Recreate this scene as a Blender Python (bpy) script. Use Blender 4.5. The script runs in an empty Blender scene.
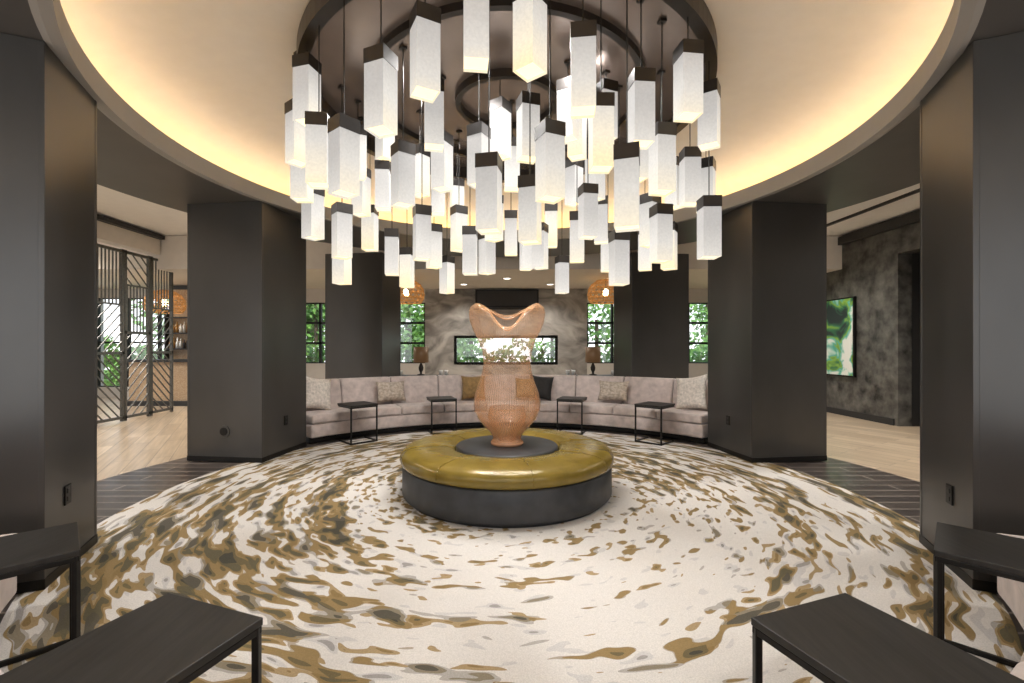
import bpy, math, random, bmesh
from mathutils import Vector, Matrix
random.seed(7)
D=bpy.data
YC=4.43
scene=bpy.context.scene
try:
    scene.view_settings.view_transform='Standard'
    scene.view_settings.exposure=.14
except Exception: pass

# ------------------------------------------------------------ materials
def new_mat(name):
    m=D.materials.new(name); m.use_nodes=True
    nt=m.node_tree; nt.nodes.clear()
    out=nt.nodes.new('ShaderNodeOutputMaterial')
    b=nt.nodes.new('ShaderNodeBsdfPrincipled')
    nt.links.new(b.outputs[0],out.inputs[0])
    return m,nt,b,out
def N(nt,t,**kw):
    n=nt.nodes.new(t)
    for k,v in kw.items(): setattr(n,k,v)
    return n
def L(nt,a,b): nt.links.new(a,b)
def math_n(nt,op,a,b=None):
    n=nt.nodes.new('ShaderNodeMath'); n.operation=op
    for i,v in enumerate([a,b]):
        if v is None: continue
        if isinstance(v,(int,float)): n.inputs[i].default_value=v
        else: nt.links.new(v,n.inputs[i])
    return n.outputs[0]
def ramp(nt,fac,stops,interp='LINEAR'):
    r=nt.nodes.new('ShaderNodeValToRGB'); r.color_ramp.interpolation=interp
    e=r.color_ramp.elements
    e[0].position=stops[0][0]; e[0].color=(*stops[0][1],1)
    e[1].position=stops[1][0]; e[1].color=(*stops[1][1],1)
    for p,c in stops[2:]:
        x=e.new(p); x.color=(*c,1)
    nt.links.new(fac,r.inputs[0]); return r.outputs[0]
def mixc(nt,a,c,mode,f=1):
    mx=N(nt,'ShaderNodeMix'); mx.data_type='RGBA'; mx.blend_type=mode
    if isinstance(f,(int,float)): mx.inputs[0].default_value=f
    else: L(nt,f,mx.inputs[0])
    L(nt,a,mx.inputs[6]); L(nt,c,mx.inputs[7]); return mx.outputs[2]
def simple(name,col,rough=.5,metal=0,noise=0,scale=(8,8,8),bump=0,emis=None,es=0,nscale=1.0,detail=4,dist=0):
    m,nt,b,o=new_mat(name)
    b.inputs['Roughness'].default_value=rough
    b.inputs['Metallic'].default_value=metal
    tc=N(nt,'ShaderNodeTexCoord'); mp=N(nt,'ShaderNodeMapping'); mp.inputs['Scale'].default_value=scale
    L(nt,tc.outputs['Object'],mp.inputs[0])
    nz=N(nt,'ShaderNodeTexNoise'); nz.inputs['Scale'].default_value=nscale; nz.inputs['Detail'].default_value=detail; nz.inputs['Distortion'].default_value=dist
    L(nt,mp.outputs[0],nz.inputs[0])
    lo=tuple(c*(1-noise) for c in col); hi=tuple(min(1,c*(1+noise)) for c in col)
    c=ramp(nt,nz.outputs[0],[(.3,lo),(.7,hi)])
    L(nt,c,b.inputs['Base Color'])
    if bump:
        bp=N(nt,'ShaderNodeBump'); bp.inputs['Strength'].default_value=bump; bp.inputs['Distance'].default_value=.02
        L(nt,nz.outputs[0],bp.inputs['Height']); L(nt,bp.outputs[0],b.inputs['Normal'])
    if emis:
        b.inputs['Emission Color'].default_value=(*emis,1); b.inputs['Emission Strength'].default_value=es
    return m

M={}
M['column']=simple('dark_metal_panel',(.088,.084,.080),.33,.6,.12,(1.3,1.3,.7),0)
M['soffit']=simple('soffit_paint',(.115,.11,.107),.42,.3,.06,(3,3,3))
M['rim']=simple('rim_paint',(.36,.345,.325),.6,0,.02)
M['ceil']=simple('ceiling_paint',(.74,.74,.735),.8,0,.02)
M['ceilo']=simple('outer_ceiling_paint',(.82,.80,.77),.8,0,.02)
M['black']=simple('black_steel',(.013,.012,.011),.42,.5,.2,(30,30,30))
M['screen']=simple('pewter_screen_metal',(.12,.115,.105),.42,.5,.2,(30,30,30))
M['blackwood']=simple('ebony_top',(.018,.016,.014),.5,0,.35,(60,6,6),.05)
M['trim']=simple('dark_trim',(.022,.021,.02),.5)
M['velvet']=simple('blush_velvet',(.52,.44,.41),.85,0,.20,(9,9,9),.4,detail=6)
M['velvet'].node_tree.nodes['Principled BSDF'].inputs['Sheen Weight'].default_value=.35
M['cream']=simple('cream_fabric',(.68,.62,.56),.9,0,.22,(30,30,30),.3)
M['taupe']=simple('taupe_patterned_fabric',(.46,.39,.32),.9,0,.35,(26,26,26),.3)
M['brown']=simple('ochre_fabric',(.26,.16,.06),.8,0,.25,(20,20,20),.2)
M['blackf']=simple('black_fabric',(.02,.018,.017),.8,0,.3,(20,20,20),.2)
M['leather']=simple('olive_gold_leather',(.215,.15,.026),.25,.10,.22,(5,5,5),.45,detail=4)
M['charcoal']=simple('charcoal_concrete',(.036,.038,.042),.5,0,.35,(6,6,6),.12,detail=8)
M['bronze']=simple('bronze_canopy',(.32,.265,.24),.26,.65,.08,(3,3,3))
M['ringm']=simple('dark_bronze',(.042,.038,.036),.36,.7,.1)
M['stucco']=simple('dark_stucco',(.095,.09,.08),.42,.1,.75,(5,5,5),1.0,detail=12)
M['stone']=simple('grey_stone',(.29,.27,.245),.45,0,.6,(1.3,1.3,2.0),.4,detail=14,dist=1.6)
M['beige']=simple('beige_wall_paint',(.70,.64,.56),.75,0,.03)
M['greige']=simple('greige_wall_paint',(.52,.48,.43),.75,0,.03)
M['wicker']=simple('wicker',(.45,.24,.09),.6,0,.3,(30,30,30),.2,emis=(1,.45,.12),es=.16)
M['bulb']=simple('warm_bulb',(1,.9,.7),.5,emis=(1,.70,.35),es=18)
M['down']=simple('downlight_lens',(1,1,1),.5,emis=(1,.92,.8),es=5)
M['cove']=simple('cove_led',(1,.7,.3),.5,emis=(1,.54,.09),es=11)
M['ceil_fill']=simple('added_ceiling_wash',(1,.95,.9),.5,emis=(.97,.97,1),es=3.6)  # neutral glow added behind the rim to brighten the ceiling
M['shadeb']=simple('bronze_drum_shade',(.10,.075,.055),.4,.5,.1,emis=(1,.5,.2),es=.06)
M['porcelain']=simple('porcelain',(.8,.8,.78),.2)
M['leaf']=simple('leaf',(.14,.28,.05),.6,0,.7,(3,3,3))
M['bark']=simple('bark',(.12,.08,.05),.9,0,.3)
M['lawn']=simple('lawn',(.13,.24,.05),.9,0,.4,(5,5,5))
M['bottle']=simple('amber_bottle_glass',(.25,.12,.03),.1,0,.4,(3,3,3))

m,nt,b,o=new_mat('brick'); tc=N(nt,'ShaderNodeTexCoord'); br=N(nt,'ShaderNodeTexBrick')
mp=N(nt,'ShaderNodeMapping'); mp.inputs['Rotation'].default_value=(math.pi/2,0,0); mp.inputs['Scale'].default_value=(4,4,4)
L(nt,tc.outputs['Object'],mp.inputs[0]); L(nt,mp.outputs[0],br.inputs[0])
br.inputs['Color1'].default_value=(.40,.24,.12,1); br.inputs['Color2'].default_value=(.55,.40,.25,1); br.inputs['Mortar'].default_value=(.3,.25,.2,1)
L(nt,br.outputs[0],b.inputs['Base Color']); M['brick']=m

def plank(name,c1,c2,mort,rot,sx,rough,bw=1.2,rh=.2,ms=.006):
    m,nt,b,o=new_mat(name); tc=N(nt,'ShaderNodeTexCoord'); mp=N(nt,'ShaderNodeMapping')
    mp.inputs['Rotation'].default_value=(0,0,rot)
    L(nt,tc.outputs['Object'],mp.inputs[0])
    br=N(nt,'ShaderNodeTexBrick'); br.inputs['Scale'].default_value=1
    br.inputs['Brick Width'].default_value=bw; br.inputs['Row Height'].default_value=rh; br.inputs['Mortar Size'].default_value=ms
    br.inputs['Color1'].default_value=(*c1,1); br.inputs['Color2'].default_value=(*c2,1); br.inputs['Mortar'].default_value=(*mort,1)
    L(nt,mp.outputs[0],br.inputs[0])
    mp2=N(nt,'ShaderNodeMapping'); mp2.inputs['Scale'].default_value=(1.5,22,1); L(nt,mp.outputs[0],mp2.inputs[0])
    nz=N(nt,'ShaderNodeTexNoise'); nz.inputs['Scale'].default_value=1; nz.inputs['Detail'].default_value=6; L(nt,mp2.outputs[0],nz.inputs[0])
    g=ramp(nt,nz.outputs[0],[(.25,(.72,.72,.72)),(.75,(1.12,1.12,1.12))])
    L(nt,mixc(nt,br.outputs[0],g,'MULTIPLY'),b.inputs['Base Color'])
    b.inputs['Roughness'].default_value=rough
    return m
M['floorl']=plank('pale_oak_tile',(.42,.32,.22),(.56,.44,.31),(.29,.23,.17),math.radians(60),1,.28)
M['floord']=plank('dark_walnut_tile',(.042,.033,.030),(.072,.058,.05),(.26,.22,.19),0,1,.28,1.1,.17,.009)

# carpet: concentric ripple blobs around the ottoman
m,nt,b,o=new_mat('swirl_carpet'); tc=N(nt,'ShaderNodeTexCoord'); sp=N(nt,'ShaderNodeSeparateXYZ')
L(nt,tc.outputs['Object'],sp.inputs[0]); X,Y=sp.outputs[0],sp.outputs[1]
r=math_n(nt,'SQRT',math_n(nt,'ADD',math_n(nt,'MULTIPLY',X,X),math_n(nt,'MULTIPLY',Y,Y)))
wn=N(nt,'ShaderNodeTexNoise'); wn.inputs['Scale'].default_value=3.2; wn.inputs['Detail'].default_value=1; L(nt,tc.outputs['Object'],wn.inputs[0])
th=math_n(nt,'ARCTAN2',Y,X)
ph=math_n(nt,'ADD',th,math_n(nt,'MULTIPLY',r,.16))
rr=math_n(nt,'ADD',r,math_n(nt,'MULTIPLY',wn.outputs[0],.13))
def polar_noise(A,Bq,off,detail):
    cb=N(nt,'ShaderNodeCombineXYZ')
    L(nt,math_n(nt,'ADD',math_n(nt,'MULTIPLY',math_n(nt,'COSINE',ph),A),off),cb.inputs[0])
    L(nt,math_n(nt,'MULTIPLY',math_n(nt,'SINE',ph),A),cb.inputs[1])
    L(nt,math_n(nt,'MULTIPLY',rr,Bq),cb.inputs[2])
    n=N(nt,'ShaderNodeTexNoise'); n.inputs['Scale'].default_value=1; n.inputs['Detail'].default_value=detail; n.inputs['Roughness'].default_value=.5
    L(nt,cb.outputs[0],n.inputs[0]); return n.outputs[0]
n1=polar_noise(9,13,0,.8); n2=polar_noise(10,15,20,.8); n3=polar_noise(12,16,50,.6); n4=polar_noise(5,9,33,.4)
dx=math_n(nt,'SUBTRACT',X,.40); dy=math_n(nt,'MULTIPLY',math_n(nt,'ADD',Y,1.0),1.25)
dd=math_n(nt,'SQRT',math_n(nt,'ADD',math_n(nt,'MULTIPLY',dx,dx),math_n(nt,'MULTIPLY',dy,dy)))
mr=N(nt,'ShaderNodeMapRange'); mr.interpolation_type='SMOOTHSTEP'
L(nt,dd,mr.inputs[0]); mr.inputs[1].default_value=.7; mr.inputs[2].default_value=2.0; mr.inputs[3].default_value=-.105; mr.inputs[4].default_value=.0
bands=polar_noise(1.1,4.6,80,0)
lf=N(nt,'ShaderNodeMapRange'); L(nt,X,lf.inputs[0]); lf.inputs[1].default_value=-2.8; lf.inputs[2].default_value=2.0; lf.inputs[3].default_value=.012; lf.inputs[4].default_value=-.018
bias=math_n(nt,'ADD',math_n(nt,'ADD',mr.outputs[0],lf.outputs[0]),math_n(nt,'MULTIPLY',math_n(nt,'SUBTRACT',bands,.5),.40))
v1=math_n(nt,'ADD',n1,bias); v2=math_n(nt,'ADD',n2,bias); v3=math_n(nt,'ADD',n3,math_n(nt,'MULTIPLY',bias,.4))
W=(.62,.59,.56)
pa=ramp(nt,v1,[(0,W),(.525,(.36,.31,.25)),(.54,(.25,.17,.07)),(.645,(.13,.10,.045)),(.73,(.05,.045,.03))],'CONSTANT')
pb=ramp(nt,v1,[(0,W),(.525,(.38,.355,.33)),(.585,(.22,.185,.13)),(.66,(.08,.07,.05))],'CONSTANT')
sel=ramp(nt,n4,[(0,(0,0,0)),(.53,(1,1,1))],'CONSTANT')
ca=mixc(nt,pa,pb,'MIX',sel)
cb_=ramp(nt,v2,[(0,W),(.575,(.34,.245,.13)),(.635,(.22,.145,.055)),(.70,(.10,.085,.045))],'CONSTANT')
cc=ramp(nt,v3,[(0,(1,1,1)),(.62,(.52,.50,.49)),(.70,(.30,.28,.27))],'CONSTANT')
col=mixc(nt,mixc(nt,ca,cb_,'DARKEN'),cc,'DARKEN')
fz=N(nt,'ShaderNodeTexNoise'); fz.inputs['Scale'].default_value=160; L(nt,tc.outputs['Object'],fz.inputs[0])
fr=ramp(nt,fz.outputs[0],[(.3,(.85,.85,.85)),(.7,(1.08,1.08,1.08))])
L(nt,mixc(nt,col,fr,'MULTIPLY'),b.inputs['Base Color']); b.inputs['Roughness'].default_value=.95
bp=N(nt,'ShaderNodeBump'); bp.inputs['Strength'].default_value=.25; bp.inputs['Distance'].default_value=.01; L(nt,fz.outputs[0],bp.inputs['Height']); L(nt,bp.outputs[0],b.inputs['Normal'])
M['carpet']=m

# lamp shade fabric (inner light put into the emission colour)
m,nt,b,o=new_mat('lit_linen_shade')
at=N(nt,'ShaderNodeAttribute'); at.attribute_name='glow'
tc=N(nt,'ShaderNodeTexCoord'); nz=N(nt,'ShaderNodeTexNoise'); nz.inputs['Scale'].default_value=60; L(nt,tc.outputs['Object'],nz.inputs[0])
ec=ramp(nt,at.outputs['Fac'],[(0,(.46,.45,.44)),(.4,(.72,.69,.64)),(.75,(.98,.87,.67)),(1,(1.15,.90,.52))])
fr=ramp(nt,nz.outputs[0],[(.3,(.88,.88,.88)),(.7,(1,1,1))])
L(nt,mixc(nt,ec,fr,'MULTIPLY'),b.inputs['Emission Color'])
b.inputs['Emission Strength'].default_value=.90
b.inputs['Base Color'].default_value=(.15,.145,.14,1); b.inputs['Roughness'].default_value=.9
b.inputs['Specular IOR Level'].default_value=.1
M['shade']=m
M['shadein']=simple('shade_diffuser',(.5,.45,.35),.6,emis=(1,.80,.45),es=1.4)

# amber woven-glass sculpture
m,nt,b,o=new_mat('amber_woven_glass')
tc=N(nt,'ShaderNodeTexCoord'); sp=N(nt,'ShaderNodeSeparateXYZ'); L(nt,tc.outputs['Object'],sp.inputs[0])
th=math_n(nt,'ARCTAN2',sp.outputs[1],sp.outputs[0])
s1=math_n(nt,'SINE',math_n(nt,'ADD',math_n(nt,'MULTIPLY',th,84),math_n(nt,'MULTIPLY',sp.outputs[2],6)))
s=math_n(nt,'MULTIPLY',s1,.10)
lw=N(nt,'ShaderNodeLayerWeight'); lw.inputs[0].default_value=.32
al=math_n(nt,'ADD',math_n(nt,'ADD',s,.14),math_n(nt,'MULTIPLY',lw.outputs['Facing'],.55))
zg=N(nt,'ShaderNodeMapRange'); L(nt,sp.outputs[2],zg.inputs[0]); zg.inputs[1].default_value=0; zg.inputs[2].default_value=.7; zg.inputs[3].default_value=.24; zg.inputs[4].default_value=0
al=math_n(nt,'ADD',al,zg.outputs[0]); al.node.use_clamp=True
L(nt,al,b.inputs['Alpha'])
c=ramp(nt,al,[(0,(.85,.50,.27)),(1,(.42,.18,.07))]); L(nt,c,b.inputs['Base Color'])
b.inputs['Roughness'].default_value=.15
M['amber']=m
M['copper']=simple('copper_glass_rim',(.55,.30,.17),.2,.1,.2)

m,nt,b,o=new_mat('window_glass'); nt.nodes.remove(b)
tr=N(nt,'ShaderNodeBsdfTransparent'); gl=N(nt,'ShaderNodeBsdfGlossy'); gl.inputs['Roughness'].default_value=.02
mi=N(nt,'ShaderNodeMixShader'); mi.inputs[0].default_value=.06
L(nt,tr.outputs[0],mi.inputs[1]); L(nt,gl.outputs[0],mi.inputs[2]); L(nt,mi.outputs[0],o.inputs[0]); M['glass']=m

m,nt,b,o=new_mat('abstract_canvas'); tc=N(nt,'ShaderNodeTexCoord'); nz=N(nt,'ShaderNodeTexNoise'); nz.inputs['Scale'].default_value=1.0; nz.inputs['Detail'].default_value=3; nz.inputs['Distortion'].default_value=1.6
L(nt,tc.outputs['Object'],nz.inputs[0])
c=ramp(nt,nz.outputs[0],[(.38,(.02,.03,.03)),(.43,(.04,.18,.08)),(.47,(.26,.46,.05)),(.50,(.08,.42,.34)),(.53,(.40,.66,.55)),(.56,(.80,.82,.76))])
L(nt,c,b.inputs['Base Color']); M['paint']=m

# ------------------------------------------------------------ builder
class B:
    def __init__(s,name,origin=(0,0,0)):
        s.n=name; s.v=[]; s.f=[]; s.mi=[]; s.mats=[]; s.o=Vector(origin); s.g={}; s.sm=[]
    def m(s,k):
        if k not in s.mats: s.mats.append(k)
        return s.mats.index(k)
    def add(s,vs,fs,mat,smooth=False):
        b0=len(s.v); s.v+= [tuple(Vector(v)-s.o) for v in vs]
        for f in fs: s.f.append([i+b0 for i in f]); s.mi.append(s.m(mat)); s.sm.append(smooth)
        return b0
    def box(s,c,sz,mat,rot=0,taper=1):
        hx,hy,hz=[a/2 for a in sz]; cs,sn=math.cos(rot),math.sin(rot); vs=[]
        for z in(-1,1):
            t=taper if z<0 else 1
            for x,y in((-1,-1),(1,-1),(1,1),(-1,1)):
                px,py=x*hx*t,y*hy*t
                vs.append((c[0]+px*cs-py*sn,c[1]+px*sn+py*cs,c[2]+z*hz))
        return s.add(vs,[(3,2,1,0),(4,5,6,7),(0,1,5,4),(1,2,6,5),(2,3,7,6),(3,0,4,7)],mat)
    def bar(s,a,b,w,mat,n=4,smooth=False):
        a,b=Vector(a),Vector(b); d=(b-a).normalized()
        up=Vector((0,0,1)) if abs(d.z)<.9 else Vector((0,1,0))
        x=d.cross(up).normalized(); y=x.cross(d); vs=[]
        off=math.pi/4 if n==4 else 0; R=w/2*(math.sqrt(2) if n==4 else 1)
        for p in(a,b):
            for i in range(n):
                t=2*math.pi*i/n+off; vs.append(p+x*math.cos(t)*R+y*math.sin(t)*R)
        fs=[(i,(i+1)%n,n+(i+1)%n,n+i) for i in range(n)]+[tuple(range(n))[::-1],tuple(range(n,2*n))]
        s.add(vs,fs,mat,smooth)
    def lathe(s,prof,mat,c=(0,0,0),n=96,smooth=True,closed=False):
        vs=[]; k=len(prof)
        for i in range(n):
            t=2*math.pi*i/n
            for r,z in prof: vs.append((c[0]+r*math.cos(t),c[1]+r*math.sin(t),c[2]+z))
        fs=[]
        for i in range(n):
            j=(i+1)%n
            for q in range(k if closed else k-1):
                q2=(q+1)%k
                fs.append((i*k+q,j*k+q,j*k+q2,i*k+q2))
        s.add(vs,fs,mat,smooth)
    def arc(s,prof,a0,a1,mat,n=6,smooth=True,c=(0,YC)):
        k=len(prof); vs=[]
        for i in range(n+1):
            a=math.radians(a0+(a1-a0)*i/n)
            for r,z in prof: vs.append((c[0]+r*math.sin(a),c[1]+r*math.cos(a),z))
        fs=[]
        for i in range(n):
            for q in range(k):
                q2=(q+1)%k; fs.append((i*k+q,i*k+q2,(i+1)*k+q2,(i+1)*k+q))
        fs.append(tuple(range(k))[::-1]); fs.append(tuple(n*k+i for i in range(k)))
        s.add(vs,fs,mat,smooth)
    def make(s,bevel=0,seg=2,sub=0,recalc=True):
        me=D.meshes.new(s.n); me.from_pydata(s.v,[],s.f)
        for k in s.mats: me.materials.append(M[k])
        me.polygons.foreach_set('material_index',s.mi); me.polygons.foreach_set('use_smooth',s.sm)
        if s.g:
            at=me.attributes.new('glow','FLOAT','POINT')
            for i,v in s.g.items(): at.data[i].value=v
        if recalc:
            bm=bmesh.new(); bm.from_mesh(me); bmesh.ops.recalc_face_normals(bm,faces=bm.faces); bm.to_mesh(me); bm.free()
        me.update()
        ob=D.objects.new(s.n,me); ob.location=s.o; scene.collection.objects.link(ob)
        if bevel:
            md=ob.modifiers.new('bevel','BEVEL'); md.width=bevel; md.segments=seg; md.limit_method='ANGLE'; md.angle_limit=math.radians(35)
        if sub:
            md=ob.modifiers.new('sub','SUBSURF'); md.levels=sub; md.render_levels=sub
        return ob

ZS=3.15; ZO=3.7
XL,XR,YB,YF=-11.4,6.9,12.5,-4.0
# ------------------------------------------------------------ floor
b=B('floor'); b.box(((XL+XR+.6)/2,(YB+YF)/2,-.1),(XR-XL+1.2,YB-YF+.4,.2),'floorl'); b.make()
b=B('floor_inlay_ring',(0,YC,0)); b.lathe([(3.2,-.002),(3.2,.004),(4.28,.004),(4.28,-.002)],'floord',(0,YC,0),128,False); b.make()
b=B('round_carpet',(0,YC,0)); b.lathe([(0,.014),(3.30,.014),(3.33,.006),(3.33,0)],'carpet',(0,YC,0),160,False); b.make()

# ------------------------------------------------------------ ceilings
YR=4.34; RO=3.07
b=B('ceiling_rotunda',(0,YR,0))
b.lathe([(RO+.02,ZS+.14),(3.40,ZS+.14),(3.46,ZS+.16),(3.46,ZS+.24),(3.42,ZS+.33),(3.28,ZS+.45),(3.0,ZS+.55),(2.6,ZS+.63),(2.1,ZS+.69),(0,ZS+.71)],'ceil',(0,YR,0),160)
b.make(recalc=False)
b=B('ceiling_soffit_ring',(0,YC,0))
n=160; vs=[];fs=[]
for i in range(n):
    t=2*math.pi*i/n; c,s_=math.cos(t),math.sin(t)
    vs+=[((RO+.05)*c,YR+(RO+.05)*s_,ZS),(4.43*c,YC+4.43*s_,ZS),(4.43*c,YC+4.43*s_,ZO)]
for i in range(n):
    j=(i+1)%n; fs+=[(3*i,3*j,3*j+1,3*i+1),(3*i+1,3*j+1,3*j+2,3*i+2)]
b.add(vs,fs,'soffit'); b.make(recalc=False)
b=B('trim_cove_rim',(0,YR,0))
b.lathe([(RO+.10,ZS+.001),(RO+.06,ZS-.012),(RO,ZS-.012),(RO,ZS+.155),(RO+.03,ZS+.155),(RO+.06,ZS+.02)],'rim',(0,YR,0),160,False)
b.make()
b=B('cove_light_strip',(0,YR,0))
b.lathe([(3.36,ZS+.145),(3.36,ZS+.165),(3.40,ZS+.165),(3.40,ZS+.145)],'cove',(0,YR,0),128,False,True)
b.lathe([(3.13,ZS+.145),(3.13,ZS+.155),(3.17,ZS+.155),(3.17,ZS+.145)],'ceil_fill',(0,YR,0),128,False,True); b.make()  # inner ring is an added hidden wash light for the ceiling
b=B('ceiling_outer'); vs=[];fs=[]
x0,x1,y0,y1=XL-.1,XR+.7,YF-.1,YB+.1
angs=sorted(set([2*math.pi*i/96 for i in range(96)]+[math.atan2(y-YC,x)%(2*math.pi) for x in(x0,x1) for y in(y0,y1)]))
for a in angs:
    c,s_=math.cos(a),math.sin(a)
    t=min([(x1 if c>0 else x0)/c if abs(c)>1e-9 else 1e9,((y1-YC) if s_>0 else (y0-YC))/s_ if abs(s_)>1e-9 else 1e9])
    vs+=[(4.42*c,YC+4.42*s_,ZO),(t*c,YC+t*s_,ZO)]
n=len(angs)
for i in range(n):
    j=(i+1)%n; fs.append((2*i,2*i+1,2*j+1,2*j))
b.add(vs,fs,'ceilo'); b.make(recalc=False)
b=B('ceiling_rear_bulkhead'); b.box(((XL+XR)/2,(9.35+YB)/2,(3.0+ZO-.01)/2),(XR-XL-.02,YB-9.35-.01,ZO-.01-3.0),'beige'); b.make()

# ------------------------------------------------------------ walls
b=B('wall_back')
def wall_x(b,y,xa,xb,z0,z1,mat,th=.25): b.box(((xa+xb)/2,y+th/2,(z0+z1)/2),(xb-xa,th,z1-z0),mat)
WL=(-6.6,-2.25); WR=(2.2,6.4); WZ=(.95,2.62); SW=(-1.42,1.36); SZ=(.95,1.68); W5=(-11.3,-8.75)
wall_x(b,YB,XL-.2,W5[0],0,ZO,'greige'); wall_x(b,YB,W5[1],WL[0],0,ZO,'greige'); wall_x(b,YB,WR[1],XR+.25,0,ZO,'greige')
wall_x(b,YB,W5[0],W5[1],0,.3,'greige'); wall_x(b,YB,W5[0],W5[1],2.75,ZO,'greige')
for w in(WL,WR):
    wall_x(b,YB,w[0],w[1],0,WZ[0],'greige'); wall_x(b,YB,w[0],w[1],WZ[1],ZO,'greige')
wall_x(b,YB,WL[1],SW[0],0,ZO,'stone'); wall_x(b,YB,SW[1],WR[0],0,ZO,'stone')
wall_x(b,YB,SW[0],SW[1],0,SZ[0],'stone'); wall_x(b,YB,SW[0],SW[1],SZ[1],ZO,'stone')
b.make()
def window(name,xa,xb,z0,z1,y,nx,nz,fw=.05):
    b=B(name)
    for i in range(nx+1):
        x=xa+(xb-xa)*i/nx; b.box((x,y,(z0+z1)/2),(fw,.1,z1-z0),'black')
    for i in range(nz+1):
        z=z0+(z1-z0)*i/nz; b.box(((xa+xb)/2,y,z),(xb-xa+fw,.1,fw),'black')
    b.box(((xa+xb)/2,y,(z0+z1)/2),(xb-xa,.012,z1-z0),'glass'); b.make()
window('window_1',WL[0],WL[1],*WZ,YB+.08,6,3,.06)
window('window_2',WR[0],WR[1],*WZ,YB+.08,6,3,.06)
window('window_3',SW[0],SW[1],*SZ,YB+.05,1,1,.07)
window('window_5',W5[0],W5[1],.3,2.75,YB+.08,3,2)
b=B('wall_right')
b.box((XR+.125,(YF+7.0)/2,ZO/2),(.25,7.0-YF,ZO),'stucco')
b.box((XR+.125,(8.03+YB)/2,ZO/2),(.25,YB-8.03,ZO),'stucco')
b.box((XR+.125,7.515,(3.05+ZO)/2),(.25,1.03,ZO-3.05),'stucco')
b.box((XR+.60,7.515,ZO/2),(.08,1.6,ZO),'trim')
for y in(6.9,8.13): b.box((XR+.4,y,ZO/2),(.32,.2,ZO),'trim')
b.box((XR+.4,7.515,3.1),(.32,1.1,.1),'trim'); b.make()
b=B('door_1'); b.box((XR+.42,7.515,1.52),(.06,.98,3.0),'column')
for z in(.75,2.2): b.box((XR+.385,7.515,z),(.02,.7,1.1),'trim')
b.bar((XR+.35,7.15,.9),(XR+.35,7.15,1.4),.03,'black'); b.make()
b=B('trim_1'); b.box((XR-.05,(YF+YB)/2,ZO-.13),(.1,YB-YF-.1,.16),'trim'); b.make()
b=B('trim_2'); b.box((XR-.9,(YF+9.35)/2,ZO-.02),(.05,9.3-YF,.04),'trim'); b.make()
b=B('baseboard_right'); b.box((XR-.012,(8.1+YB)/2,.06),(.024,YB-8.1,.12),'trim'); b.make()
b=B('wall_left_header'); b.box((-7.2,(YF+9.3)/2,(3.28+ZO)/2),(.22,9.3-YF,ZO-3.29),'beige'); b.make()
b=B('trim_3'); b.box((-7.04,(YF+9.3)/2,ZO-.07),(.1,9.3-YF,.08),'trim'); b.make()
b=B('wall_left')
for ya,yb in((YF,5.2),(11.4,YB)): b.box((XL-.1,(ya+yb)/2,ZO/2),(.2,yb-ya,ZO),'beige')
b.box((XL-.1,8.3,.3),(.2,6.2,.6),'beige'); b.box((XL-.1,8.3,(2.8+ZO)/2),(.2,6.2,ZO-2.8),'beige'); b.make()
b=B('window_4')
for i in range(6): b.box((XL-.05,5.2+6.2*i/5,1.7),(.08,.06,2.2),'black')
for z in(.6,1.7,2.8): b.box((XL-.05,8.3,z),(.08,6.2,.05),'black')
b.box((XL-.05,8.3,1.7),(.01,6.2,2.2),'glass'); b.make()
b=B('wall_front')   # unseen wall added behind the camera, bays left open for daylight fill
b.box(((XL+XR)/2,YF-.1,ZO-.2),(XR-XL,.2,.4),'beige')
for x in(XL+.4,-7.5,-4.2,-1.0,2.2,5.0,XR-.3): b.box((x,YF-.1,(ZO-.4)/2),(.45,.2,ZO-.4),'beige')
b.make()
b=B('brick_pier'); b.box((-8.15,12.1,1.5),(1.0,.75,2.97),'brick')
for z in(.05,2.93): b.box((-8.15,12.1,z),(1.04,.78,.1),'trim')
b.make()
b=B('bar_counter'); b.box((-8.25,11.1,.52),(1.5,.55,1.04),'brick'); b.box((-8.25,11.08,1.07),(1.62,.68,.06),'blackwood'); b.box((-8.25,10.80,.06),(1.5,.05,.12),'trim'); b.make(bevel=.005)
b=B('bar_shelf_with_bottles')
for z in(1.35,1.75,2.15): b.box((-8.15,11.62,z),(1.1,.16,.03),'blackwood')
for x in(-8.68,-7.62): b.box((x,11.62,1.72),(.03,.16,1.25),'black')
rb=random.Random(5)
for z in(1.367,1.767):
    for i in range(11):
        x=-8.6+i*.09; h=rb.uniform(.8,1.1)
        b.lathe([(0,0),(.032,0),(.034,.15*h),(.012,.20*h),(.012,.26*h),(0,.26*h)],rb.choice(['bottle','porcelain','bottle','charcoal']),(x,11.62,z),10)
b.make()

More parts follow.
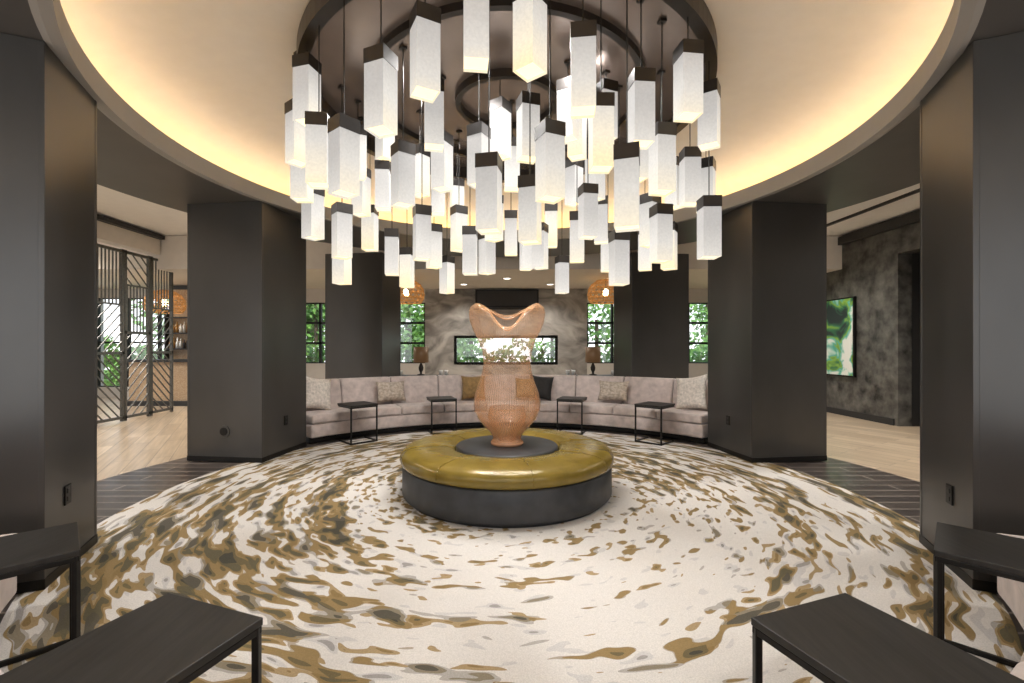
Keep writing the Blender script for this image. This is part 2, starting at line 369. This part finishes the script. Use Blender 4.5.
# ------------------------------------------------------------ columns
def column(c,udir,wx,wy,outlet=None,disc=None):
    udir=Vector(udir).normalized(); c=Vector(c); vdir=Vector((-udir.y,udir.x))
    if vdir.y<0: vdir=-vdir
    ang=math.atan2(udir.y,udir.x)
    b=B('square_column',(c.x,c.y,0)); z=ZS/2+.004
    b.box((c.x,c.y,z),(wx,wy,ZS-.012),'column',ang)
    for i in(-1,1):
        for j in(-1,1):
            p=c+udir*i*(wx/2-.012)+vdir*j*(wy/2-.012); b.box((p.x,p.y,z),(.03,.03,ZS-.014),'column',ang)
    b.box((c.x,c.y,.045),(wx+.012,wy+.012,.06),'black',ang)
    if outlet:
        p=c-udir*(wx/2+.004)+vdir*outlet[0]
        b.box((p.x,p.y,outlet[1]),(.01,.075,.12),'black',ang)
        for dz in(-.025,.025): b.box((p.x-udir.x*.006,p.y-udir.y*.006,outlet[1]+dz),(.006,.035,.03),'trim',ang)
    if disc:
        p=c-vdir*(wy/2)+udir*disc[0]; d=Vector((-vdir.x,-vdir.y,0)); P=Vector((p.x,p.y,disc[1]))
        b.bar(P,P+d*.012,.15,'column',20); b.bar(P+d*.012,P+d*.018,.10,'black',20)
    b.make(bevel=.006)
for sx in(-1,1):
    def place(c0,rot,wx,wy,**k):
        v=Vector((sx*math.sin(rot),math.cos(rot))); u=Vector((sx*math.cos(rot),-math.sin(rot)))
        column(Vector((sx*c0[0],c0[1]))+v*wy/2+u*wx/2,u,wx,wy,**k)
    place((2.93,5.44),math.radians(-7),.98,.94,outlet=(0,.45),disc=((-.0,.38) if sx<0 else None))
    place((2.645 if sx<0 else 2.665,2.60),math.radians(23),1.0,.68,outlet=(-.08,.48))
    place((2.30,8.38),math.radians(-8),1.12,.9)

# ------------------------------------------------------------ banquettes
def banquette(a0,a1,nseg,rf=3.45,cy=YC,name='curved_banquette_sofa'):
    c=(0,cy)
    b=B(name,(0,cy,0)); st=(a1-a0)/nseg; g=.10
    b.arc([(rf+.06,.006),(rf+.80,.006),(rf+.80,.09),(rf+.06,.09)],a0,a1,'black',n=nseg*3,smooth=False,c=c)
    b.arc([(rf+.01,.09),(rf+.84,.09),(rf+.84,.29),(rf+.01,.29)],a0,a1,'velvet',n=nseg*3,c=c)
    for i in range(nseg):
        p,q=a0+st*i+g,a0+st*(i+1)-g
        b.arc([(rf-.01,.295),(rf+.60,.295),(rf+.60,.41),(rf+.3,.435),(rf-.01,.42)],p,q,'velvet',n=4,c=c)
        b.arc([(rf+.58,.30),(rf+.84,.30),(rf+.86,.87),(rf+.70,.88),(rf+.64,.70)],p,q,'velvet',n=4,c=c)
    return b.make(bevel=.028,seg=4)
banquette(-53.6,53.6,9)
banquette(121,239,9,3.02,3.98)

# ------------------------------------------------------------ pillows
def pillow(a,r,z,size,mat,tilt=18,yaw=0,roll=0,name='throw_pillow'):
    b=B(name); n=14; vs=[]; fs=[]
    for side in(1,-1):
        for i in range(n+1):
            for j in range(n+1):
                u,v=-1+2*i/n,-1+2*j/n
                w=size/2
                x=w*u*(1-.10*(1-v*v)); y=w*v*(1-.10*(1-u*u))
                t=.085*side*((1-u**4)*(1-v**4))**.6
                vs.append((x,t,y))
    K=(n+1)**2
    for s_ in range(2):
        for i in range(n):
            for j in range(n):
                q=[s_*K+i*(n+1)+j,s_*K+(i+1)*(n+1)+j,s_*K+(i+1)*(n+1)+j+1,s_*K+i*(n+1)+j+1]
                fs.append(q if s_==0 else q[::-1])
    b.add(vs,fs,mat,True); ob=b.make()
    bm=bmesh.new(); bm.from_mesh(ob.data); bmesh.ops.remove_doubles(bm,verts=bm.verts,dist=.0005); bmesh.ops.recalc_face_normals(bm,faces=bm.faces); bm.to_mesh(ob.data); bm.free()
    A=math.radians(a); ob.location=(r*math.sin(A),YC+r*math.cos(A),z)
    ob.rotation_euler=(Matrix.Rotation(-A+math.radians(yaw),4,'Z')@Matrix.Rotation(math.radians(-tilt),4,'X')@Matrix.Rotation(math.radians(roll),4,'Y')).to_euler()
    return ob
pillow(-49.0,3.86,.69,.52,'cream',16,10,12)
pillow(-30.5,3.92,.64,.42,'taupe',16,0,0).scale=(1.2,1,.85)
pillow(28,3.92,.64,.42,'taupe',16,0,0).scale=(1.25,1,.85)
pillow(47.5,3.86,.69,.54,'cream',16,-10,-10)
pillow(-9,3.93,.66,.44,'brown',14)
pillow(9.0,3.93,.66,.44,'blackf',14,0,6)
pillow(5.0,3.90,.65,.38,'brown',14,0,0)

# ------------------------------------------------------------ C side tables
def ctable(p,u,v,w=.42,d=.44,h=.57,name='side_table'):
    p=Vector((*p,.014)); u=Vector((*u,0)).normalized(); v=Vector((*v,0)).normalized(); Z=Vector((0,0,1))
    c=p+u*w/2+v*d/2; b=B(name,c)
    ang=math.atan2(u.y,u.x)
    b.box((c.x,c.y,h-.012),(w,d,.024),'blackwood',ang)
    t=.022; i=t/2+.002
    for k in(i,w-i):
        q=p+u*k+v*i
        b.bar(q,q+Z*(h-.038),t,'black')
        b.bar(q+Z*.012-v*(t/2),q+Z*.012+v*(d-.06),t,'black')
        b.bar(q+Z*(h-.05)-v*(t/2),q+Z*(h-.05)+v*(d-.03),t,'black')
    b.bar(p+u*i+v*i+Z*.012,p+u*(w-i)+v*i+Z*.012,t,'black')
    b.bar(p+u*i+v*i+Z*(h-.05),p+u*(w-i)+v*i+Z*(h-.05),t,'black')
    b.bar(p+u*i+v*(d-i)+Z*(h-.05),p+u*(w-i)+v*(d-i)+Z*(h-.05),t,'black')
    ob=b.make(bevel=.003); return ob
for a,r in((-44,2.95),(-19.5,3.0),(19.5,2.97),(44,2.90)):
    A=math.radians(a); rv=Vector((math.sin(A),math.cos(A))); tv=Vector((math.cos(A),-math.sin(A)))
    p=Vector((0,YC))+rv*r-tv*.21
    ctable(p,tv,rv)
for sx in(-1,1):
    ctable((sx*2.03,2.15),(-sx*.7,-.71),(sx*.71,-.7),.42,.5,.575)
    U=Vector((sx*.92,.33)).normalized(); P2=Vector((sx*1.144,1.54))
    ctable(P2-U*.42,U,(sx*.33,-.92),.42,.5,.57)

# ------------------------------------------------------------ ottoman
b=B('round_ottoman',(0,YC,0))
b.lathe([(0,.014),(.95,.014),(.95,.04),(.985,.045),(.995,.06),(.995,.30),(.985,.31),(0,.31)],'charcoal',(0,YC,0),128)
b.lathe([(.5,.31),(.97,.31),(1.0,.325),(1.012,.35),(1.012,.385),(1.0,.415),(.97,.44),(.92,.455),(.8,.468),(.68,.47),(.58,.462),(.53,.445),(.50,.42),(.5,.31)],'leather',(0,YC,0),128)
for i in range(8):
    a=2*math.pi*i/8+.2; c,s_=math.cos(a),math.sin(a)
    pts=[(.52,.447),(.58,.466),(.68,.474),(.8,.472),(.92,.459),(.97,.444),(1.0,.419),(1.014,.385),(1.014,.345)]
    for q in range(len(pts)-1):
        b.bar((pts[q][0]*c,YC+pts[q][0]*s_,pts[q][1]-.002),(pts[q+1][0]*c,YC+pts[q+1][0]*s_,pts[q+1][1]-.002),.007,'leather',6,True)
b.lathe([(0,.31),(.49,.31),(.495,.44),(.485,.452),(.47,.455),(0,.455)],'charcoal',(0,YC,0),96)
b.make()

# ------------------------------------------------------------ sculpture
b=B('glass_vase_sculpture',(0,YC,.457))
prof=[(.150,0),(.152,.03),(.135,.06),(.15,.10),(.205,.16),(.275,.24),(.32,.33),(.325,.42),(.30,.52),(.262,.62),(.238,.71),(.230,.80),(.24,.90),(.275,1.0),(.325,1.10),(.362,1.19),(.372,1.27),(.355,1.33),(.315,1.36),(.275,1.345),(.25,1.31)]
P2=[]
for i in range(len(prof)-1):
    for k in range(3):
        t=k/3; P2.append((prof[i][0]*(1-t)+prof[i+1][0]*t,prof[i][1]*(1-t)+prof[i+1][1]*t))
P2.append(prof[-1]); vs=[];fs=[];n=144;K=len(P2)
for i in range(n):
    th=2*math.pi*i/n; sn_=math.sin(th); s2=sn_**2; dip=(.40 if sn_<0 else .16)*s2**3.0
    for r,z in P2:
        zz=z
        if z>.78: zz=.78+(z-.78)*(1-dip)
        k=max(0,(z-.8)/.55)
        vs.append((r*math.cos(th),YC+r*(1-.2*k)*math.sin(th),.457+zz))
for i in range(n):
    j=(i+1)%n
    for q in range(K-1): fs.append((i*K+q,j*K+q,j*K+q+1,i*K+q+1))
b.add(vs,fs,'amber',True)
for i in range(n):
    j=(i+1)%n
    b.bar(vs[i*K+K-1],vs[j*K+K-1],.014,'copper',6,True)
b.lathe([(0,0.0),(.155,0.0),(.16,.015),(.155,.03),(.0,.035)],'copper',(0,YC,.457),48)
b.lathe([(.07,.03),(.10,.10),(.16,.18),(.19,.27),(.17,.36)],'amber',(0,YC,.457),64)
b.make()

# ------------------------------------------------------------ chandelier
CX=507; F=455
pend=[(307,58,125),(298,103,165),(319,115,188),(344,120,195),(381,50,135),(425,10,97),(434,84,148),(476,-22,68),(530,-14,75),(583,24,118),
(641,74,145),(688,42,122),(709,82,150),(662,122,198),(550,125,200),(489,157,232),(528,97,160),(601,98,170),(627,150,227),(302,150,195),
(313,188,237),(342,205,258),(342,243,279),(383,163,210),(403,145,206),(420,148,196),(361,168,216),(385,112,160),(392,230,275),(422,207,260),
(407,250,286),(447,258,292),(459,207,251),(457,180,222),(487,232,274),(479,127,186),(511,212,255),(530,178,243),(526,232,270),(562,258,292),
(551,205,247),(577,213,262),(588,186,238),(574,160,205),(601,198,243),(608,234,270),(619,232,285),(661,206,262),(650,195,246),
(669,228,265),(690,150,205),(706,162,212),(709,198,258),(577,105,158),(568,82,140),(606,84,140),(638,130,180),(675,160,208),(512,140,190),
(438,170,215),(358,128,178),(442,135,190),(494,196,240),(645,228,270),(370,205,252),(595,150,200),(500,100,160),(540,225,268),(470,230,272),(434,225,268)]
HP=.49; pts=[]
for px,y0_,y1_ in pend:
    y=F*HP/(y1_-y0_); k=(px-CX)/F
    Rm=1.80
    A_=1+k*k; Bq=-2*YC; Cq=YC*YC-Rm*Rm; disc=Bq*Bq-4*A_*Cq
    if disc>0:
        lo=(-Bq-math.sqrt(disc))/(2*A_); hi=(-Bq+math.sqrt(disc))/(2*A_); y=max(lo,min(hi,y))
    else: y=YC/A_
    x=k*y; zc=1.4+(347-(y0_+y1_)/2)/F*y
    for it in range(12):
        bad=False
        for q in pts:
            if abs(q[2]-zc)<HP+.02 and math.hypot(q[0]-x,q[1]-y)<.24:
                bad=True; y2=y+(.07 if y<YC+.8 else -.07)*(1 if it<6 else -2); zc=1.4+(zc-1.4)*y2/y; x=k*y2; y=y2; break
        if not bad: break
    pts.append((x,y,zc))
b=B('chandelier',(0,YC,0)); ZC=ZS+.69
b.lathe([(0,ZC-.03),(1.80,ZC-.03),(1.80,ZC)],'bronze',(0,YC,0),128,False)
for ro,w,h in((1.86,.09,.17),(1.30,.05,.09),(.50,.05,.10)):
    b.lathe([(ro-w,ZC-.02),(ro-w,ZC-h),(ro,ZC-h),(ro,ZC-.02)],'ringm',(0,YC,0),128,False)
for x,y,z in pts:
    rot=random.uniform(-.75,.75); w=.142; ht=HP
    b.bar((x,y,z+ht/2),(x,y,ZC-.03),.009,'black',6)
    b.box((x,y,ZC-.04),(.05,.05,.02),'ringm',rot)
    b.box((x,y,z+ht/2-.045),(w+.006,w+.006,.09),'ringm',rot)
    hs=ht-.09; zc=z-ht/2+hs/2
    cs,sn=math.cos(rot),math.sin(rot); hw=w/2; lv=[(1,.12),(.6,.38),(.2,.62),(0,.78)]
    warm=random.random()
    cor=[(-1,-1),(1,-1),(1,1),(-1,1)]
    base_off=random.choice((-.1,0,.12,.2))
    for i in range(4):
        fo=base_off+(-.22 if i in(0,3) else .08)*(1 if warm<.8 else -.5)  # some sides dimmed in the glow, uneven light painted per face
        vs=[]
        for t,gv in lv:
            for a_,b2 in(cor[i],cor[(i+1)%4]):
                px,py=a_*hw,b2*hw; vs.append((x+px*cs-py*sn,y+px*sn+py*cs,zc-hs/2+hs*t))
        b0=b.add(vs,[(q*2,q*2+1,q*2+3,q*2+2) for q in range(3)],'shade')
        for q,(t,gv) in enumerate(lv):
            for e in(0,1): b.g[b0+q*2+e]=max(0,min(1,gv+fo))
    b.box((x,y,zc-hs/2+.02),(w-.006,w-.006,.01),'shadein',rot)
b.make(recalc=True)

# ------------------------------------------------------------ lattice screens
def screen(y0,w,kind,name='lattice_screen'):
    x=-7.2; H=3.22; b=B(name,(x,y0+w/2,0)); t=.045
    for y in(y0+t/2,y0+w-t/2): b.box((x,y,H/2+.01),(.05,t,H),'screen')
    zsplit=H*(.52 if kind!=2 else .40)
    for z in(.08,H-.03,zsplit): b.box((x,y0+w/2,z),(.05,w-.002,.05),'screen')
    def diag(z0,z1,sgn,m=9):
        hh=z1-z0
        for k in range(-m,m*2):
            c0=k*hh/m
            (u0,v0),(u1,v1)=(0,c0),(w,c0+sgn*w)
            ts=[0,1]
            for lim in(0,hh):
                tt=(lim-v0)/(v1-v0)
                if 0<tt<1: ts.append(tt)
            ts.sort()
            for i in range(len(ts)-1):
                mid=(ts[i]+ts[i+1])/2; vm=v0+(v1-v0)*mid
                if 0<=vm<=hh:
                    A_=(u0+(u1-u0)*ts[i],v0+(v1-v0)*ts[i]); B_=(u0+(u1-u0)*ts[i+1],v0+(v1-v0)*ts[i+1])
                    b.bar((x,y0+A_[0],z0+A_[1]),(x,y0+B_[0],z0+B_[1]),.018,'screen')
    def verts_(z0,z1,n=8):
        for i in range(1,n): b.box((x,y0+w*i/n,(z0+z1)/2),(.02,.016,z1-z0),'screen')
    if kind==0:
        verts_(.1,zsplit,5); verts_(zsplit,H-.04)
        for z in(.5,.9,1.25,2.3,2.7): b.box((x,y0+w/2,z),(.04,w-.002,.03),'screen')
    if kind==1:
        diag(.1,zsplit,1,8); verts_(zsplit,H*.8); b.box((x,y0+w/2,H*.8),(.04,w-.002,.03),'screen'); diag(H*.8,H-.05,-1,3)
    if kind==2:
        diag(.1,zsplit,-1,7); verts_(H*.68,H-.04); b.box((x,y0+w/2,H*.68),(.04,w-.002,.03),'screen'); diag(zsplit,H*.68,1,5)
    b.make()
for i,k in enumerate((1,0,1,2,1,2)): screen(6.05+i*.625,.61,k)

# ------------------------------------------------------------ painting, panel, console, lamps
b=B('abstract_painting',(XR-.03,10.0,1.6)); b.box((XR-.035,10.0,1.6),(.05,2.06,1.60),'black'); b.box((XR-.055,10.0,1.6),(.03,2.0,1.54),'paint'); b.make()
b=B('fireplace_hood_panel'); b.box((0,YB-.08,2.72),(1.72,.14,.48),'black'); b.box((0,YB-.16,2.72),(1.62,.02,.40),'blackwood'); b.box((0,YB-.1,2.45),(1.8,.18,.04),'trim'); b.make(bevel=.006)
def console(x):
    b=B('console_table',(x,9.95,0))
    b.box((x,9.95,.76),(1.7,.42,.045),'blackwood')
    for i in(-.8,.8):
        for j in(-.17,.17): b.box((x+i,9.95+j,.37),(.04,.04,.74),'black')
    b.box((x,9.95,.2),(1.6,.34,.03),'blackwood'); b.make(bevel=.004)
def tlamp(x,y,z):
    b=B('table_lamp',(x,y,z))
    b.lathe([(0,0),(.085,0),(.085,.02),(.03,.03),(.022,.06),(.05,.12),(.055,.17),(.03,.24),(.012,.27),(.012,.34)],'ringm',(x,y,z),28)
    b.lathe([(.165,.28),(.165,.62),(.16,.62),(.16,.28)],'shadeb',(x,y,z),32,True,True)
    b.lathe([(0,.40),(.03,.42),(.035,.46),(0,.5)],'bulb',(x,y,z),16); b.make()
for sx in(-1,1):
    console(sx*1.95); tlamp(sx*1.88,9.95,.783)
b=B('coffee_cup_set')
for sx in(-1,1):
    for k in(-.62,-.5,-.36,.5,.62):
        x=sx*1.95-sx*k*1.0; b.lathe([(0,0),(.03,0),(.045,.07),(.048,.11),(.043,.11),(.03,.02),(0,.015)],'porcelain',(x,9.92+.05*k,.784),16)
b.make()
def wicker(x,y,z):
    b=B('wicker_pendant_lamp',(x,y,z))
    pr=[(.10,.30),(.22,.27),(.33,.19),(.40,.08),(.42,-.04),(.40,-.14),(.35,-.22)]
    for r,h in pr: b.lathe([(r-.010,h-.010),(r+.010,h-.010),(r+.010,h+.010),(r-.010,h+.010)],'wicker',(x,y,z),36,False,True)
    for s_ in(1,-1):
        for i in range(16):
            a=2*math.pi*i/16
            for q in range(len(pr)-1):
                a0,a1=a+s_*q*.2,a+s_*(q+1)*.2
                b.bar((x+pr[q][0]*math.cos(a0),y+pr[q][0]*math.sin(a0),z+pr[q][1]),(x+pr[q+1][0]*math.cos(a1),y+pr[q+1][0]*math.sin(a1),z+pr[q+1][1]),.015,'wicker')
    b.lathe([(0,.1),(.05,.07),(.07,0),(.05,-.06),(0,-.08)],'bulb',(x,y,z),20)
    b.bar((x,y,z+.08),(x,y,2.998),.014,'black',6)
    b.make()
for x in(-2.35,2.3): wicker(x,10.6,2.66)
wicker(-8.2,10.9,2.45)

# ceiling downlights
def downlight(x,y,z,power,col=(1,.95,.88)):
    b=B('recessed_downlight',(x,y,z))
    b.lathe([(.09,-.001),(.11,-.001),(.11,-.012),(.085,-.012),(.085,-.004)],'porcelain',(x,y,z),24)
    b.lathe([(0,-.003),(.085,-.003)],'down',(x,y,z),24); b.make(recalc=False)
    l=D.lights.new('downlight_lamp','SPOT'); l.energy=power; l.color=col; l.spot_size=math.radians(140); l.spot_blend=.8; l.shadow_soft_size=.08
    o=D.objects.new('downlight_lamp',l); o.location=(x,y,z-.03); scene.collection.objects.link(o)
for x,y in((5.3,8.7),(5.4,6.3),(5.6,4.0),(5.4,1.6),(-5.6,8.4),(-5.8,6.2),(-5.6,4.0),(-5.4,1.6),(-9,8.5),(-9,5.5)): downlight(x,y,ZO,280)
for x,y in((0,10.6),(-4.2,10.8),(4.2,10.8),(-1.1,11.6),(1.1,11.6),(-8.9,10.6)): downlight(x,y,3.0,125)
for x in(-3,0,3): downlight(x,-1.5,ZO,330)  # out-of-view lamps added behind the camera as fill
for i in range(10):
    a=2*math.pi*i/10+.17; x,y=.9*math.cos(a),YC+.9*math.sin(a)
    l=D.lights.new('added_fill_spot','SPOT'); l.energy=74; l.color=(1,.98,.95); l.spot_size=math.radians(150); l.spot_blend=.7; l.shadow_soft_size=.06  # spots added between the pendants to brighten the floor below
    o=D.objects.new('added_fill_spot',l); o.location=(x,y,ZC-.08); scene.collection.objects.link(o)

# ------------------------------------------------------------ outdoors
b=B('lawn'); b.box((0,22,-.25),(60,18.6,.2),'lawn'); b.make()
rnd=random.Random(3)
b=B('garden_foliage'); vs=[];fs=[]
for t in range(34):
    cx=rnd.uniform(-17,14); cy=rnd.uniform(17.5,22); cz=rnd.uniform(1.6,4.2); R=rnd.uniform(.9,1.7)
    b.bar((cx,cy,-.14),(cx,cy,cz),.16,'bark',8)
    for k in range(330):
        d=Vector((rnd.gauss(0,1),rnd.gauss(0,1),rnd.gauss(0,1))).normalized()*R*rnd.uniform(.5,1)
        p=Vector((cx,cy,cz))+d
        if p.z<.05: p.z=.05+rnd.random()*.5
        e1=Vector((rnd.gauss(0,1),rnd.gauss(0,1),rnd.gauss(0,1))).normalized()*.14; e2=e1.orthogonal().normalized()*.08
        i=len(vs); vs+=[p-e1,p+e2,p+e1,p-e2]; fs.append((i,i+1,i+2,i+3))
b.add(vs,fs,'leaf'); b.make(recalc=False)
b=B('garden_hedge'); vs=[];fs=[]
for k in range(11000):
    xx=rnd.uniform(-15,13)
    p=Vector((xx,rnd.uniform(14.6,15.3),rnd.uniform(0,1.5+.2*math.sin(xx*1.7)+.15*math.sin(xx*4.1))))
    e1=Vector((rnd.gauss(0,1),rnd.gauss(0,1),rnd.gauss(0,1))).normalized()*.11; e2=e1.orthogonal().normalized()*.06
    i=len(vs); vs+=[p-e1,p+e2,p+e1,p-e2]; fs.append((i,i+1,i+2,i+3))
b.add(vs,fs,'leaf'); b.make(recalc=False)

w=D.worlds.new('sky'); scene.world=w; w.use_nodes=True; nt=w.node_tree; nt.nodes.clear()
o=nt.nodes.new('ShaderNodeOutputWorld'); bg=nt.nodes.new('ShaderNodeBackground'); bg.inputs[1].default_value=2.1
tc=nt.nodes.new('ShaderNodeTexCoord'); sp=nt.nodes.new('ShaderNodeSeparateXYZ'); nt.links.new(tc.outputs['Generated'],sp.inputs[0])
c=ramp(nt,sp.outputs[2],[(0,(.88,.9,.92)),(.6,(.5,.68,.95))]); nt.links.new(c,bg.inputs[0]); nt.links.new(bg.outputs[0],o.inputs[0])
l=D.lights.new('sun','SUN'); l.energy=3; l.angle=.02; l.color=(1,.95,.85); so=D.objects.new('sun',l); so.rotation_euler=(math.radians(38),math.radians(15),0); so.location=(0,0,20); scene.collection.objects.link(so)

# ------------------------------------------------------------ camera
cam=D.cameras.new('camera'); cam.sensor_width=36; cam.lens=455/1024*36; cam.shift_x=5/1024; cam.shift_y=5.5/1024; cam.clip_start=.05
co=D.objects.new('camera',cam); co.location=(0,0,1.4); co.rotation_euler=(math.pi/2,0,0); scene.collection.objects.link(co); scene.camera=co
